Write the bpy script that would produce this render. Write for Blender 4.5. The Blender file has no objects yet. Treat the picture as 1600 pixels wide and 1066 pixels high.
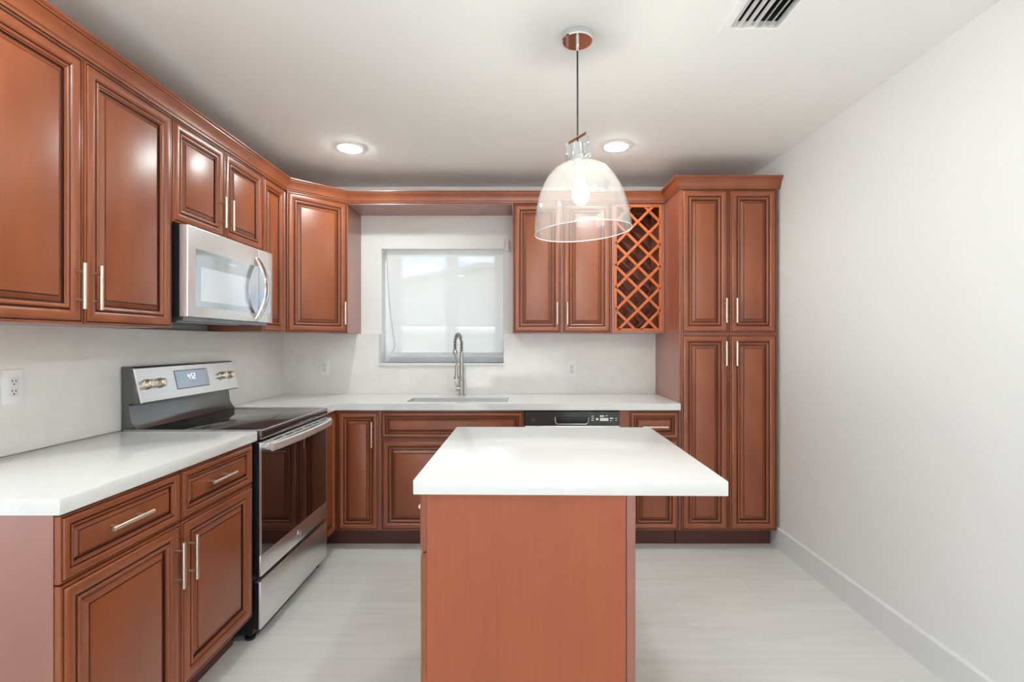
import bpy, bmesh, math, random
from mathutils import Vector, Matrix
random.seed(7)
S = 0.0254                      # everything below is laid out in inches
scene = bpy.context.scene
COL = scene.collection
PI = math.pi

# ------------------------------------------------------------------ camera
EYE = 51.7
cam_d = bpy.data.cameras.new('camera')
cam = bpy.data.objects.new('camera', cam_d)
COL.objects.link(cam)
cam.location = (0, 0, EYE * S)
cam.rotation_euler = (PI / 2, 0, 0)
cam_d.sensor_width = 36
cam_d.lens = 780 / 1600 * 36
cam_d.shift_x = -9 / 1600
cam_d.shift_y = 1 / 1600
cam_d.clip_start = 0.02
cam_d.clip_end = 200
scene.camera = cam

# ------------------------------------------------------------------ view + light settings
scene.view_settings.view_transform = 'Standard'
scene.view_settings.look = 'None'
scene.view_settings.gamma = 1
scene.view_settings.use_curve_mapping = False
scene.view_settings.exposure = 0.6
SKY = 1.3             # strength of the sky
CAN = 122.0            # recessed lamp emission
BULB = 90.0
try:
    scene.cycles.use_denoising = True
    scene.cycles.max_bounces = 10
    scene.cycles.diffuse_bounces = 6
    scene.cycles.transparent_max_bounces = 12
    scene.cycles.caustics_reflective = False
    scene.cycles.caustics_refractive = False
    scene.cycles.sample_clamp_indirect = 6
except Exception:
    pass

def nodes_of(mat):
    mat.use_nodes = True
    return mat.node_tree.nodes, mat.node_tree.links

world = bpy.data.worlds.new('sky')
scene.world = world
world.use_nodes = True
n, l = world.node_tree.nodes, world.node_tree.links
n.clear()
wo = n.new('ShaderNodeOutputWorld'); bg = n.new('ShaderNodeBackground')
tc = n.new('ShaderNodeTexCoord'); mp = n.new('ShaderNodeMapping')
mp.inputs['Scale'].default_value = (1, 1, 2.2)
nz = n.new('ShaderNodeTexNoise'); nz.inputs['Scale'].default_value = 9.0; nz.inputs['Detail'].default_value = 7; nz.inputs['Roughness'].default_value = 0.55
rp = n.new('ShaderNodeValToRGB')
rp.color_ramp.elements[0].position = 0.43; rp.color_ramp.elements[0].color = (0.34, 0.58, 0.98, 1)
rp.color_ramp.elements[1].position = 0.55; rp.color_ramp.elements[1].color = (1.0, 0.99, 0.97, 1)
l.new(tc.outputs['Generated'], mp.inputs['Vector']); l.new(mp.outputs['Vector'], nz.inputs['Vector'])
l.new(nz.outputs['Fac'], rp.inputs['Fac']); l.new(rp.outputs['Color'], bg.inputs['Color'])
bg.inputs['Strength'].default_value = SKY
l.new(bg.outputs['Background'], wo.inputs['Surface'])

# the sun stands to the right of the house: it lights the pale ground outside, which throws light up into the room
sun_d = bpy.data.lights.new('sun', 'SUN')
sun = bpy.data.objects.new('sun', sun_d); COL.objects.link(sun)
sun_d.energy = 18.0; sun_d.angle = 0.01; sun_d.color = (1.0, 0.97, 0.92)
sun.rotation_euler = (0, math.radians(32), 0); sun.location = (20, -5, 30)

# ------------------------------------------------------------------ materials
def principled(name, color, rough=0.5, metal=0.0, spec=0.5, coat=0.0, coat_rough=0.1, ior=None):
    m = bpy.data.materials.new(name)
    n, l = nodes_of(m)
    b = n['Principled BSDF']
    b.inputs['Base Color'].default_value = (*color, 1)
    b.inputs['Roughness'].default_value = rough
    b.inputs['Metallic'].default_value = metal
    b.inputs['Specular IOR Level'].default_value = spec
    b.inputs['Coat Weight'].default_value = coat
    b.inputs['Coat Roughness'].default_value = coat_rough
    if ior: b.inputs['IOR'].default_value = ior
    return m

def textured(name, c0, c1, scale, stretch, rough, spec=0.5, coat=0.0, coat_rough=0.1, metal=0.0, lo=0.3, hi=0.7, bump=0.0, detail=4):
    m = principled(name, c0, rough, metal, spec, coat, coat_rough)
    n, l = nodes_of(m)
    b = n['Principled BSDF']
    tc = n.new('ShaderNodeTexCoord'); mp = n.new('ShaderNodeMapping')
    mp.inputs['Scale'].default_value = stretch
    nz = n.new('ShaderNodeTexNoise'); nz.inputs['Scale'].default_value = scale; nz.inputs['Detail'].default_value = detail
    rp = n.new('ShaderNodeValToRGB')
    rp.color_ramp.elements[0].position = lo; rp.color_ramp.elements[0].color = (*c0, 1)
    rp.color_ramp.elements[1].position = hi; rp.color_ramp.elements[1].color = (*c1, 1)
    l.new(tc.outputs['Object'], mp.inputs['Vector']); l.new(mp.outputs['Vector'], nz.inputs['Vector'])
    l.new(nz.outputs['Fac'], rp.inputs['Fac']); l.new(rp.outputs['Color'], b.inputs['Base Color'])
    if bump:
        bp = n.new('ShaderNodeBump'); bp.inputs['Strength'].default_value = bump; bp.inputs['Distance'].default_value = 0.002
        l.new(nz.outputs['Fac'], bp.inputs['Height']); l.new(bp.outputs['Normal'], b.inputs['Normal'])
    return m

def wood(name, c0, c1, rough=0.3, spec=0.42, coat=0.6):
    """stained cherry: broad blotches mixed with fine upright grain"""
    m = textured(name, c0, c1, 3.0, (2.2, 2.2, 0.8), rough, spec=spec, lo=0.25, hi=0.75)
    n, l = nodes_of(m)
    b = n['Principled BSDF']; rp = n['Color Ramp']
    tc = n['Texture Coordinate']
    mp = n.new('ShaderNodeMapping'); mp.inputs['Scale'].default_value = (60, 60, 2.2)
    nz = n.new('ShaderNodeTexNoise'); nz.inputs['Scale'].default_value = 2.0; nz.inputs['Detail'].default_value = 5
    rp2 = n.new('ShaderNodeValToRGB')
    rp2.color_ramp.elements[0].position = 0.3; rp2.color_ramp.elements[0].color = (0.84, 0.80, 0.78, 1)
    rp2.color_ramp.elements[1].position = 0.6; rp2.color_ramp.elements[1].color = (1, 1, 1, 1)
    mx = n.new('ShaderNodeMix'); mx.data_type = 'RGBA'; mx.blend_type = 'MULTIPLY'; mx.inputs['Factor'].default_value = 0.4
    l.new(tc.outputs['Object'], mp.inputs['Vector']); l.new(mp.outputs['Vector'], nz.inputs['Vector'])
    l.new(nz.outputs['Fac'], rp2.inputs['Fac'])
    l.new(rp.outputs['Color'], mx.inputs['A']); l.new(rp2.outputs['Color'], mx.inputs['B'])
    l.new(mx.outputs['Result'], b.inputs['Base Color'])
    b.inputs['Coat Weight'].default_value = coat; b.inputs['Coat Roughness'].default_value = 0.42; b.inputs['Coat IOR'].default_value = 1.6 if coat < 0.9 else 1.9
    return m

M = {}
M['wood'] = wood('cherry_wood', (0.225, 0.050, 0.013), (0.335, 0.086, 0.023), 0.34)
M['wood_side'] = wood('cherry_veneer', (0.250, 0.058, 0.026), (0.315, 0.078, 0.034), 0.30, coat=1.0)
M['panel'] = wood('island_veneer', (0.36, 0.090, 0.036), (0.40, 0.104, 0.042), 0.5, coat=0.15)
M['glaze'] = principled('dark_glaze', (0.045, 0.010, 0.005), 0.4)
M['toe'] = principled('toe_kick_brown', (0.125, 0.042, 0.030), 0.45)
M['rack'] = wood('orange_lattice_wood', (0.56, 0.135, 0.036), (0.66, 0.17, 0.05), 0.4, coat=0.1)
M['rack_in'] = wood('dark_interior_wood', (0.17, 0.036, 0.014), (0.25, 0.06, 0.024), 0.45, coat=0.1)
M['wall'] = textured('wall_paint', (0.785, 0.787, 0.780), (0.80, 0.802, 0.795), 60, (1, 1, 1), 0.6, bump=0.03)
M['ceil'] = principled('ceiling_paint', (0.93, 0.93, 0.92), 0.8)
M['trim'] = principled('white_trim_paint', (0.74, 0.745, 0.755), 0.35)
M['white'] = principled('white_plastic', (0.83, 0.83, 0.83), 0.3)
M['quartz'] = textured('white_quartz', (0.765, 0.77, 0.765), (0.775, 0.78, 0.775), 45, (1, 1, 1), 0.12, lo=0.35, hi=0.65)
M['splash'] = textured('backsplash_quartz', (0.755, 0.745, 0.715), (0.79, 0.78, 0.755), 12, (1, 1, 1), 0.12, lo=0.35, hi=0.65)
M['steel'] = textured('brushed_steel', (0.82, 0.815, 0.80), (0.87, 0.865, 0.85), 30, (1, 0.05, 6), 0.32, metal=1.0)
M['steel_bright'] = principled('bright_steel', (0.86, 0.865, 0.86), 0.35, 0.75)
M['nickel'] = principled('brushed_nickel', (0.80, 0.73, 0.62), 0.28, 1.0)
M['faucet'] = principled('faucet_nickel', (0.50, 0.47, 0.42), 0.28, 1.0)
M['chrome'] = principled('chrome', (0.82, 0.83, 0.84), 0.06, 1.0)
M['black'] = principled('black_enamel', (0.012, 0.012, 0.013), 0.3)
M['black_glass'] = principled('black_ceramic_glass', (0.02, 0.02, 0.02), 0.06, ior=2.1)
M['oven_glass'] = principled('oven_glass', (0.020, 0.008, 0.006), 0.02, spec=0.5, ior=2.0)
M['grey_enamel'] = principled('dark_grey_enamel', (0.05, 0.05, 0.05), 0.14, ior=2.1)
M['mirror_glass'] = principled('microwave_glass', (0.52, 0.54, 0.56), 0.05, 0.85)
M['mirror_screen'] = principled('microwave_screen', (0.74, 0.76, 0.78), 0.12, 0.8)
M['display'] = principled('range_display', (0.46, 0.50, 0.55), 0.12, 0.6)  # grey-blue base colour paints in the light reflected by the display
M['slate'] = principled('slate_panel', (0.055, 0.053, 0.050), 0.3, 0.4)
M['slot'] = principled('dark_slot', (0.02, 0.02, 0.02), 0.6)
M['cord'] = principled('black_cord', (0.015, 0.015, 0.015), 0.5)
M['grille'] = principled('vent_white', (0.78, 0.78, 0.76), 0.4)
M['duct'] = principled('dark_duct', (0.025, 0.025, 0.022), 0.8)
M['stucco'] = textured('neighbour_stucco', (0.62, 0.62, 0.60), (0.68, 0.68, 0.66), 8, (1, 1, 1), 0.9)
M['roof'] = textured('grey_shingles', (0.40, 0.40, 0.40), (0.48, 0.48, 0.47), 20, (1, 1, 4), 0.9)
M['lawn'] = textured('mown_lawn', (0.07, 0.10, 0.045), (0.11, 0.14, 0.06), 6, (1, 1, 1), 0.9)
M['ground'] = textured('pale_concrete', (0.76, 0.75, 0.72), (0.82, 0.81, 0.78), 2, (1, 1, 1), 0.9)

def emission(name, color, strength):
    m = bpy.data.materials.new(name)
    n, l = nodes_of(m)
    n.remove(n['Principled BSDF'])
    e = n.new('ShaderNodeEmission'); e.inputs['Color'].default_value = (*color, 1); e.inputs['Strength'].default_value = strength
    l.new(e.outputs['Emission'], n['Material Output'].inputs['Surface'])
    return m
M['lamp'] = emission('led_lamp', (0.93, 1.0, 0.965), CAN)
M['bulb'] = emission('bulb_glow', (1.0, 0.96, 0.88), BULB)
M['digits'] = emission('clock_digits', (0.9, 0.97, 1.0), 1.1)

def mixed(name, parts):
    """parts: list of (shader type, colour, roughness, weight); weights add up to 1"""
    m = bpy.data.materials.new(name)
    n, l = nodes_of(m)
    n.remove(n['Principled BSDF'])
    prev, acc = None, 0
    for t, c, r, w in parts:
        s = n.new(t); s.inputs['Color'].default_value = (*c, 1)
        if 'Roughness' in s.inputs and r is not None: s.inputs['Roughness'].default_value = r
        acc += w
        if prev is None: prev = s.outputs[0]
        else:
            x = n.new('ShaderNodeMixShader'); x.inputs[0].default_value = w / acc
            l.new(prev, x.inputs[1]); l.new(s.outputs[0], x.inputs[2]); prev = x.outputs[0]
    l.new(prev, n['Material Output'].inputs['Surface'])
    return m
M['shade_fabric'] = mixed('sheer_white_screen', [('ShaderNodeBsdfTransparent', (1, 1, 1), None, 0.52), ('ShaderNodeBsdfTranslucent', (0.92, 0.95, 0.97), None, 0.03), ('ShaderNodeBsdfDiffuse', (0.95, 0.955, 0.99), None, 0.45)])
M['hem'] = mixed('shade_hem', [('ShaderNodeBsdfTransparent', (1, 1, 1), None, 0.1), ('ShaderNodeBsdfDiffuse', (0.66, 0.69, 0.71), None, 0.90)])
M['pane'] = mixed('window_glass', [('ShaderNodeBsdfTransparent', (0.96, 0.98, 0.97), None, 0.94), ('ShaderNodeBsdfGlossy', (1, 1, 1), 0.0, 0.06)])

def pendant_glass():
    m = bpy.data.materials.new('clear_glass_bulb_glow')
    n, l = nodes_of(m)
    n.remove(n['Principled BSDF'])
    lw = n.new('ShaderNodeLayerWeight'); lw.inputs['Blend'].default_value = 0.25
    tr = n.new('ShaderNodeBsdfTransparent'); tr.inputs['Color'].default_value = (0.97, 0.975, 0.97, 1)
    gl = n.new('ShaderNodeBsdfGlossy'); gl.inputs['Roughness'].default_value = 0.03
    df = n.new('ShaderNodeBsdfDiffuse'); df.inputs['Color'].default_value = (0.9, 0.9, 0.89, 1)
    tl = n.new('ShaderNodeBsdfTranslucent'); tl.inputs['Color'].default_value = (0.95, 0.94, 0.92, 1)
    hz = n.new('ShaderNodeMixShader'); hz.inputs[0].default_value = 0.6
    l.new(df.outputs[0], hz.inputs[1]); l.new(tl.outputs[0], hz.inputs[2])
    a = n.new('ShaderNodeMixShader'); a.inputs[0].default_value = 0.05  # diffuse share paints the bulb's glow into the clear glass
    l.new(tr.outputs[0], a.inputs[1]); l.new(hz.outputs[0], a.inputs[2])
    mr = n.new('ShaderNodeMapRange'); mr.inputs['To Min'].default_value = 0.04; mr.inputs['To Max'].default_value = 0.55
    l.new(lw.outputs['Facing'], mr.inputs['Value'])
    b = n.new('ShaderNodeMixShader')
    l.new(mr.outputs['Result'], b.inputs[0]); l.new(a.outputs[0], b.inputs[1]); l.new(gl.outputs[0], b.inputs[2])
    l.new(b.outputs[0], n['Material Output'].inputs['Surface'])
    return m
M['glass'] = pendant_glass()

def floor_material():
    m = principled('pale_vinyl_planks', (0.6, 0.6, 0.58), 0.35)
    n, l = nodes_of(m)
    b = n['Principled BSDF']
    tc = n.new('ShaderNodeTexCoord')
    br = n.new('ShaderNodeTexBrick'); br.offset = 0.37; br.offset_frequency = 2
    br.inputs['Scale'].default_value = 1.0
    br.inputs['Mortar Size'].default_value = 0.0012
    br.inputs['Brick Width'].default_value = 1.22; br.inputs['Row Height'].default_value = 0.228
    br.inputs['Color1'].default_value = (0.71, 0.71, 0.69, 1); br.inputs['Color2'].default_value = (0.76, 0.76, 0.745, 1)
    br.inputs['Mortar'].default_value = (0.63, 0.625, 0.60, 1)
    mp = n.new('ShaderNodeMapping'); mp.inputs['Scale'].default_value = (1.2, 14, 1)
    nz = n.new('ShaderNodeTexNoise'); nz.inputs['Scale'].default_value = 2.2; nz.inputs['Detail'].default_value = 6
    rp = n.new('ShaderNodeValToRGB')
    rp.color_ramp.elements[0].position = 0.3; rp.color_ramp.elements[0].color = (0.90, 0.895, 0.88, 1)
    rp.color_ramp.elements[1].position = 0.65; rp.color_ramp.elements[1].color = (1, 1, 1, 1)
    mx = n.new('ShaderNodeMix'); mx.data_type = 'RGBA'; mx.blend_type = 'MULTIPLY'; mx.inputs['Factor'].default_value = 0.85
    l.new(tc.outputs['Object'], br.inputs['Vector']); l.new(tc.outputs['Object'], mp.inputs['Vector'])
    l.new(mp.outputs['Vector'], nz.inputs['Vector']); l.new(nz.outputs['Fac'], rp.inputs['Fac'])
    l.new(br.outputs['Color'], mx.inputs['A']); l.new(rp.outputs['Color'], mx.inputs['B'])
    l.new(mx.outputs['Result'], b.inputs['Base Color'])
    return m
M['floor'] = floor_material()

# ------------------------------------------------------------------ mesh helpers
class MB:
    """collects shapes in inches; every shape takes a material slot number"""
    def __init__(self):
        self.bm = bmesh.new()
    def box(self, x0, x1, y0, y1, z0, z1, mi=0, bevel=0.0, seg=2):
        xs, ys, zs = sorted((x0, x1)), sorted((y0, y1)), sorted((z0, z1))
        v = [self.bm.verts.new((x, y, z)) for z in zs for y in ys for x in xs]
        f = []
        for q in ((0, 2, 3, 1), (4, 5, 7, 6), (0, 1, 5, 4), (2, 6, 7, 3), (0, 4, 6, 2), (1, 3, 7, 5)):
            f.append(self.bm.faces.new([v[i] for i in q]))
        for a in f: a.material_index = mi
        if bevel:
            es = {e for a in f for e in a.edges}
            r = bmesh.ops.bevel(self.bm, geom=list(es), offset=bevel, segments=seg, affect='EDGES', profile=0.5)
            for a in r['faces']: a.material_index = mi
        return self
    def prism(self, pts, axis, a0, a1, mi=0, bevel=0.0):
        """closed outline pts (2D) pushed along axis; axis 'y': pts=(x,z); 'z': pts=(x,y); 'x': pts=(y,z)"""
        def P(p, a):
            return {'y': (p[0], a, p[1]), 'z': (p[0], p[1], a), 'x': (a, p[0], p[1])}[axis]
        A = [self.bm.verts.new(P(p, a0)) for p in pts]; B = [self.bm.verts.new(P(p, a1)) for p in pts]
        f = [self.bm.faces.new(A), self.bm.faces.new(B)]
        for i in range(len(pts)):
            j = (i + 1) % len(pts)
            f.append(self.bm.faces.new((A[i], A[j], B[j], B[i])))
        for a in f: a.material_index = mi
        if bevel:
            r = bmesh.ops.bevel(self.bm, geom=list({e for a in f for e in a.edges}), offset=bevel, segments=2, affect='EDGES', profile=0.5)
            for a in r['faces']: a.material_index = mi
        return self
    def tube(self, pts, r, mi=0, seg=14, caps=True):
        """round tube through pts; r a number or one per point"""
        pts = [Vector(p) for p in pts]
        rs = r if isinstance(r, (list, tuple)) else [r] * len(pts)
        rings = []
        up = None
        for i, p in enumerate(pts):
            d = (pts[min(i + 1, len(pts) - 1)] - pts[max(i - 1, 0)]).normalized()
            if up is None:
                up = d.orthogonal().normalized()
            up = (up - d * up.dot(d))
            up = up.normalized() if up.length > 1e-6 else d.orthogonal().normalized()
            s = d.cross(up)
            rings.append([self.bm.verts.new(p + (up * math.cos(a) + s * math.sin(a)) * rs[i]) for a in [2 * PI * k / seg for k in range(seg)]])
        f = []
        for A, B in zip(rings, rings[1:]):
            for k in range(seg):
                f.append(self.bm.faces.new((A[k], A[(k + 1) % seg], B[(k + 1) % seg], B[k])))
        if caps:
            f.append(self.bm.faces.new(rings[0][::-1])); f.append(self.bm.faces.new(rings[-1]))
        for a in f: a.material_index = mi
        return self
    def lathe(self, prof, centre=(0, 0, 0), axis=(0, 0, 1), mi=0, seg=48):
        """profile of (radius, height) turned about axis"""
        ax = Vector(axis).normalized()
        u = ax.orthogonal().normalized() if abs(ax.z) < 0.999 else Vector((1, 0, 0))
        w = ax.cross(u); c = Vector(centre)
        rings = []
        for r, h in prof:
            if r < 1e-6: rings.append([self.bm.verts.new(c + ax * h)])
            else: rings.append([self.bm.verts.new(c + ax * h + (u * math.cos(a) + w * math.sin(a)) * r) for a in [2 * PI * k / seg for k in range(seg)]])
        for A, B in zip(rings, rings[1:]):
            for k in range(seg):
                j = (k + 1) % seg
                if len(A) == 1 and len(B) == 1: continue
                if len(A) == 1: q = (A[0], B[j], B[k])
                elif len(B) == 1: q = (A[k], A[j], B[0])
                else: q = (A[k], A[j], B[j], B[k])
                self.bm.faces.new(q).material_index = mi
        return self
    def door(self, origin, u, nrm, w, h, prof):
        """moulded door: origin = lower corner on its back plane, u along its width, nrm outward; prof = (inset, out, slot)"""
        o, u, nv, v = Vector(origin), Vector(u).normalized(), Vector(nrm).normalized(), Vector((0, 0, 1))
        rings = []
        for ins, out, mi in prof:
            rings.append([self.bm.verts.new(o + u * a + v * b + nv * out) for a, b in ((ins, ins), (w - ins, ins), (w - ins, h - ins), (ins, h - ins))])
        for (A, B), p in zip(zip(rings, rings[1:]), prof[1:]):
            for k in range(4):
                j = (k + 1) % 4
                self.bm.faces.new((A[k], A[j], B[j], B[k])).material_index = p[2]
        self.bm.faces.new(rings[-1]).material_index = 0
        self.bm.faces.new(rings[0][::-1]).material_index = 0
        return self

ORIGIN = {}
def rnd_name(n): return n

def link(name, mb, mats, parent=None, local=False, smooth=True, angle=32):
    """one mesh object from the shapes in mb (world inches, or the thing's own frame with local=True)"""
    me = bpy.data.meshes.new(name)
    bmesh.ops.recalc_face_normals(mb.bm, faces=mb.bm.faces[:])
    if parent is not None: org = Vector((0, 0, 0)) if local else ORIGIN[parent.name]
    else:
        co = [v.co for v in mb.bm.verts]
        lo = Vector([min(c[i] for c in co) for i in range(3)]); hi = Vector([max(c[i] for c in co) for i in range(3)])
        org = Vector(((lo.x + hi.x) / 2, (lo.y + hi.y) / 2, lo.z))
    for v in mb.bm.verts: v.co = (v.co - org) * S
    mb.bm.to_mesh(me); mb.bm.free()
    for m in (mats if isinstance(mats, (list, tuple)) else [mats]): me.materials.append(M[m])
    if smooth:
        for p in me.polygons: p.use_smooth = True
        me.set_sharp_from_angle(angle=math.radians(angle))
    o = bpy.data.objects.new(name, me)
    COL.objects.link(o)
    if parent is None:
        o.location = org * S; ORIGIN[o.name] = org
    else:
        o.parent = parent; ORIGIN[o.name] = org
    return o

def thing(name, label, cat, base, group=None, rot=(0, 0, 0)):
    o = bpy.data.objects.new(name, None)
    o.empty_display_size = 0.05
    COL.objects.link(o)
    o.location = Vector(base) * S; o.rotation_euler = rot
    ORIGIN[o.name] = Vector(base)
    o['label'] = label; o['category'] = cat
    if group: o['group'] = group
    return o

def tag(o, label, cat, group=None):
    o['label'] = label; o['category'] = cat
    if group: o['group'] = group
    return o

def struct(name, mb, mats, **k):
    o = link(name, mb, mats, **k); o['kind'] = 'structure'
    return o

# ------------------------------------------------------------------ room shell (inches)
WL, WR, WB, CZ = -71.0, 65.3, 149.0, 97.9       # left wall, right wall, back wall, ceiling
XL, YL = -160.0, 46.5                             # the open living area beside the camera
YR = -150.0                                      # rear of the room, behind the camera
struct('floor', MB().box(XL - 6, WR + 6, YR - 6, WB + 8, -4, 0), 'floor')
# ceiling, with the hole of the air register
VX0, VX1, VY0, VY1 = 31.0, 38.2, 58.0, 73.4
c = MB()
c.box(XL - 6, VX0, YR - 6, WB + 8, CZ, CZ + 6); c.box(VX1, WR + 6, YR - 6, WB + 8, CZ, CZ + 6)
c.box(VX0, VX1, YR - 6, VY0, CZ, CZ + 6); c.box(VX0, VX1, VY1, WB + 8, CZ, CZ + 6)
struct('ceiling', c, 'ceil')
struct('wall_left', MB().box(XL - 6, WL, YL, YL + 5, 0, CZ).box(WL - 6, WL, YL + 5, WB, 0, CZ), 'wall')
# far left wall of the living area with an unseen patio opening, added to let daylight in
LY0, LY1, LZ = -105, 15, 86
b = MB(); b.box(XL - 6, XL, YR, LY0, 0, CZ); b.box(XL - 6, XL, LY1, YL, 0, CZ); b.box(XL - 6, XL, LY0, LY1, LZ, CZ)
struct('wall_far_left', b, 'wall')
struct('wall_right', MB().box(WR, WR + 6, YR, WB, 0, CZ), 'wall')
# back wall with the window opening
OX0, OX1, OZ0, OZ1 = -40.6, -4.1, 45.4, 79.4
b = MB()
b.box(WL - 6, OX0, WB, WB + 8, 0, CZ); b.box(OX1, WR + 6, WB, WB + 8, 0, CZ)
b.box(OX0, OX1, WB, WB + 8, 0, OZ0); b.box(OX0, OX1, WB, WB + 8, OZ1, CZ)
struct('wall_back', b, 'wall')
# rear wall with a wide unseen patio opening, added to light the room
b = MB()
PX0, PX1, PZ = -50, 40, 84
b.box(XL - 6, PX0, YR - 6, YR, 0, CZ); b.box(PX1, WR + 6, YR - 6, YR, 0, CZ); b.box(PX0, PX1, YR - 6, YR, PZ, CZ)
struct('wall_rear', b, 'wall')
# baseboards
bp = [(WR, 0.0), (WR - 0.6, 0.0), (WR - 0.6, 4.95), (WR - 0.45, 5.15), (WR - 0.2, 5.25), (WR, 5.25)]
struct('baseboard_right', MB().prism(bp, 'y', YR + 0.5, 148.9), 'trim')

# window: frame with two sliding sashes and their panes
w = bpy.data.objects.new('window_1', None); COL.objects.link(w); w['kind'] = 'structure'
w.location = (0, 0, 0); ORIGIN['window_1'] = Vector((0, 0, 0))
f = MB()
f.box(OX0, OX0 + 2.4, 153, 156.5, OZ0, OZ1); f.box(OX1 - 1.0, OX1, 153, 156.5, OZ0, OZ1)
f.box(OX0 + 2.4, OX1 - 1.0, 153, 156.5, OZ0, OZ0 + 1.7); f.box(OX0 + 2.4, OX1 - 1.0, 153, 156.5, OZ1 - 0.7, OZ1)
fo = link('window_frame', f, 'white', w)
def sash(x0, x1, y0, y1):
    s = MB()
    z0, z1 = OZ0 + 1.7, OZ1 - 0.7
    s.box(x0, x0 + 2.2, y0, y1, z0, z1); s.box(x1 - 2.0, x1, y0, y1, z0, z1)
    s.box(x0 + 2.2, x1 - 2.0, y0, y1, z0, z0 + 1.2); s.box(x0 + 2.2, x1 - 2.0, y0, y1, z1 - 0.6, z1)
    o = link('window_sash', s, 'white', w)
    link('window_pane', MB().box(x0 + 2.2, x1 - 2.0, (y0 + y1) / 2 - 0.1, (y0 + y1) / 2 + 0.1, z0 + 1.2, z1 - 0.6), 'pane', o)
sash(-38.2, -20.2, 154.9, 156.1)
sash(-20.6, -5.1, 153.4, 154.6)
# sill of the window, set on the splash
struct('trim_1', MB().box(OX0, OX1, 145.3, 153.0, 44.6, 45.4, bevel=0.1), 'quartz')

# ------------------------------------------------------------------ outside: neighbour, fence, ground
struct('ground', MB().box(-1500, 1500, -1500, 150, -12, -5), 'ground')
struct('ground_lawn', MB().box(-1500, 1500, 150, 1500, -12, -5), 'lawn')  # unseen, added dark to cut the light bounced onto the neighbour house
nb = thing('neighbour_house', 'pale neighbour house with low gable roof seen through window shade', 'house', (-60, 520, -5))
link('house_wall', MB().prism([(-170, -5), (90, -5), (90, 104), (-32, 128), (-170, 104)], 'y', 520, 820), 'stucco', nb)
rf = MB()
rf.prism([(-182, 100), (-32, 127.9), (-32, 133), (-182, 105)], 'y', 508, 830)
rf.prism([(102, 100), (-32, 127.9), (-32, 133), (102, 105)], 'y', 508, 830)
link('roof', rf, 'roof', nb)
fn = thing('garden_wall', 'low white garden wall in front of neighbour house outside window', 'wall', (-40, 300, -5))
link('wall_panel', MB().box(-220, 160, 300, 306, -5, 56), 'stucco', fn)
link('coping', MB().box(-222, 162, 298, 308, 56, 60.5, bevel=0.3), 'white', fn)

# ------------------------------------------------------------------ splash slabs
b = MB().box(WL + 0.02, -68.4, 48, 145.78, 36.42, 53.98)
tag(link('backsplash', b, 'splash'), 'pale quartz backsplash slab behind the range on left wall', 'backsplash')
b = MB()
b.box(-68.4, OX0, 145.8, WB - 0.02, 36.42, 53.98); b.box(OX1, 40.3, 145.8, WB - 0.02, 36.42, 53.98); b.box(OX0, OX1, 145.8, WB - 0.02, 36.42, 44.6)
tag(link('backsplash', b, 'splash'), 'pale quartz backsplash slab around window behind the sink', 'backsplash')

# ------------------------------------------------------------------ cabinet parts
def profile(k, t=0.75):
    """door edge to field: (inset, out, slot); slot 1 is the dark glaze in the grooves"""
    d = [(0, 0, 0), (0, 0.44, 0), (0.05, 0.55, 0), (0.12, 0.58, 0), (0.27, 0.58, 0), (0.30, 0.46, 1), (0.41, 0.46, 1), (0.44, 0.60, 0),
         (0.56, 0.72, 0), (0.80, 0.80, 0), (1.08, 0.81, 0), (1.38, 0.76, 0), (1.64, 0.63, 0), (1.80, 0.47, 0), (1.84, 0.38, 1), (1.99, 0.38, 1),
         (2.02, 0.55, 0), (2.12, 0.64, 0), (2.27, 0.65, 0), (2.40, 0.56, 0), (2.45, 0.40, 0), (2.56, 0.36, 0), (2.60, 0.16, 1), (2.80, 0.14, 1),
         (2.84, 0.16, 0), (3.40, 0.47, 0), (3.43, 0.46, 1), (3.53, 0.46, 1), (3.56, 0.58, 0), (3.62, 0.60, 0)]
    return [(a * k, o * t / 0.75, m) for a, o, m in d]

def door_part(parent, name, origin, u, nrm, w, h, k=1.0, local=False):
    return link(name, MB().door(origin, u, nrm, w, h, profile(k)), ['wood', 'glaze'], parent, local=local, angle=28)

def handle(parent, centre, nrm, vertical=True, u=None, L=6.1, out=1.1, local=False):
    """bar pull on two posts: centre lies on the door's face"""
    c, nv = Vector(centre), Vector(nrm).normalized()
    d = Vector((0, 0, 1)) if vertical else Vector(u).normalized()
    m = MB()
    bar = c + nv * out
    m.tube([bar - d * L / 2, bar - d * (L / 2 - 0.04), bar + d * (L / 2 - 0.04), bar + d * L / 2], [0.21, 0.25, 0.25, 0.21], seg=16)
    for s in (-1, 1):
        p = c + d * s * L * 0.31
        m.tube([p - nv * 0.12, p + nv * out], 0.16, seg=12)
    return link('handle', m, 'nickel', parent, local=local, angle=40)

OUT = 0.79     # door face above its back plane
EX, EY = (1, 0, 0), (0, 1, 0)
PX, NY = (1, 0, 0), (0, -1, 0)

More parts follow.
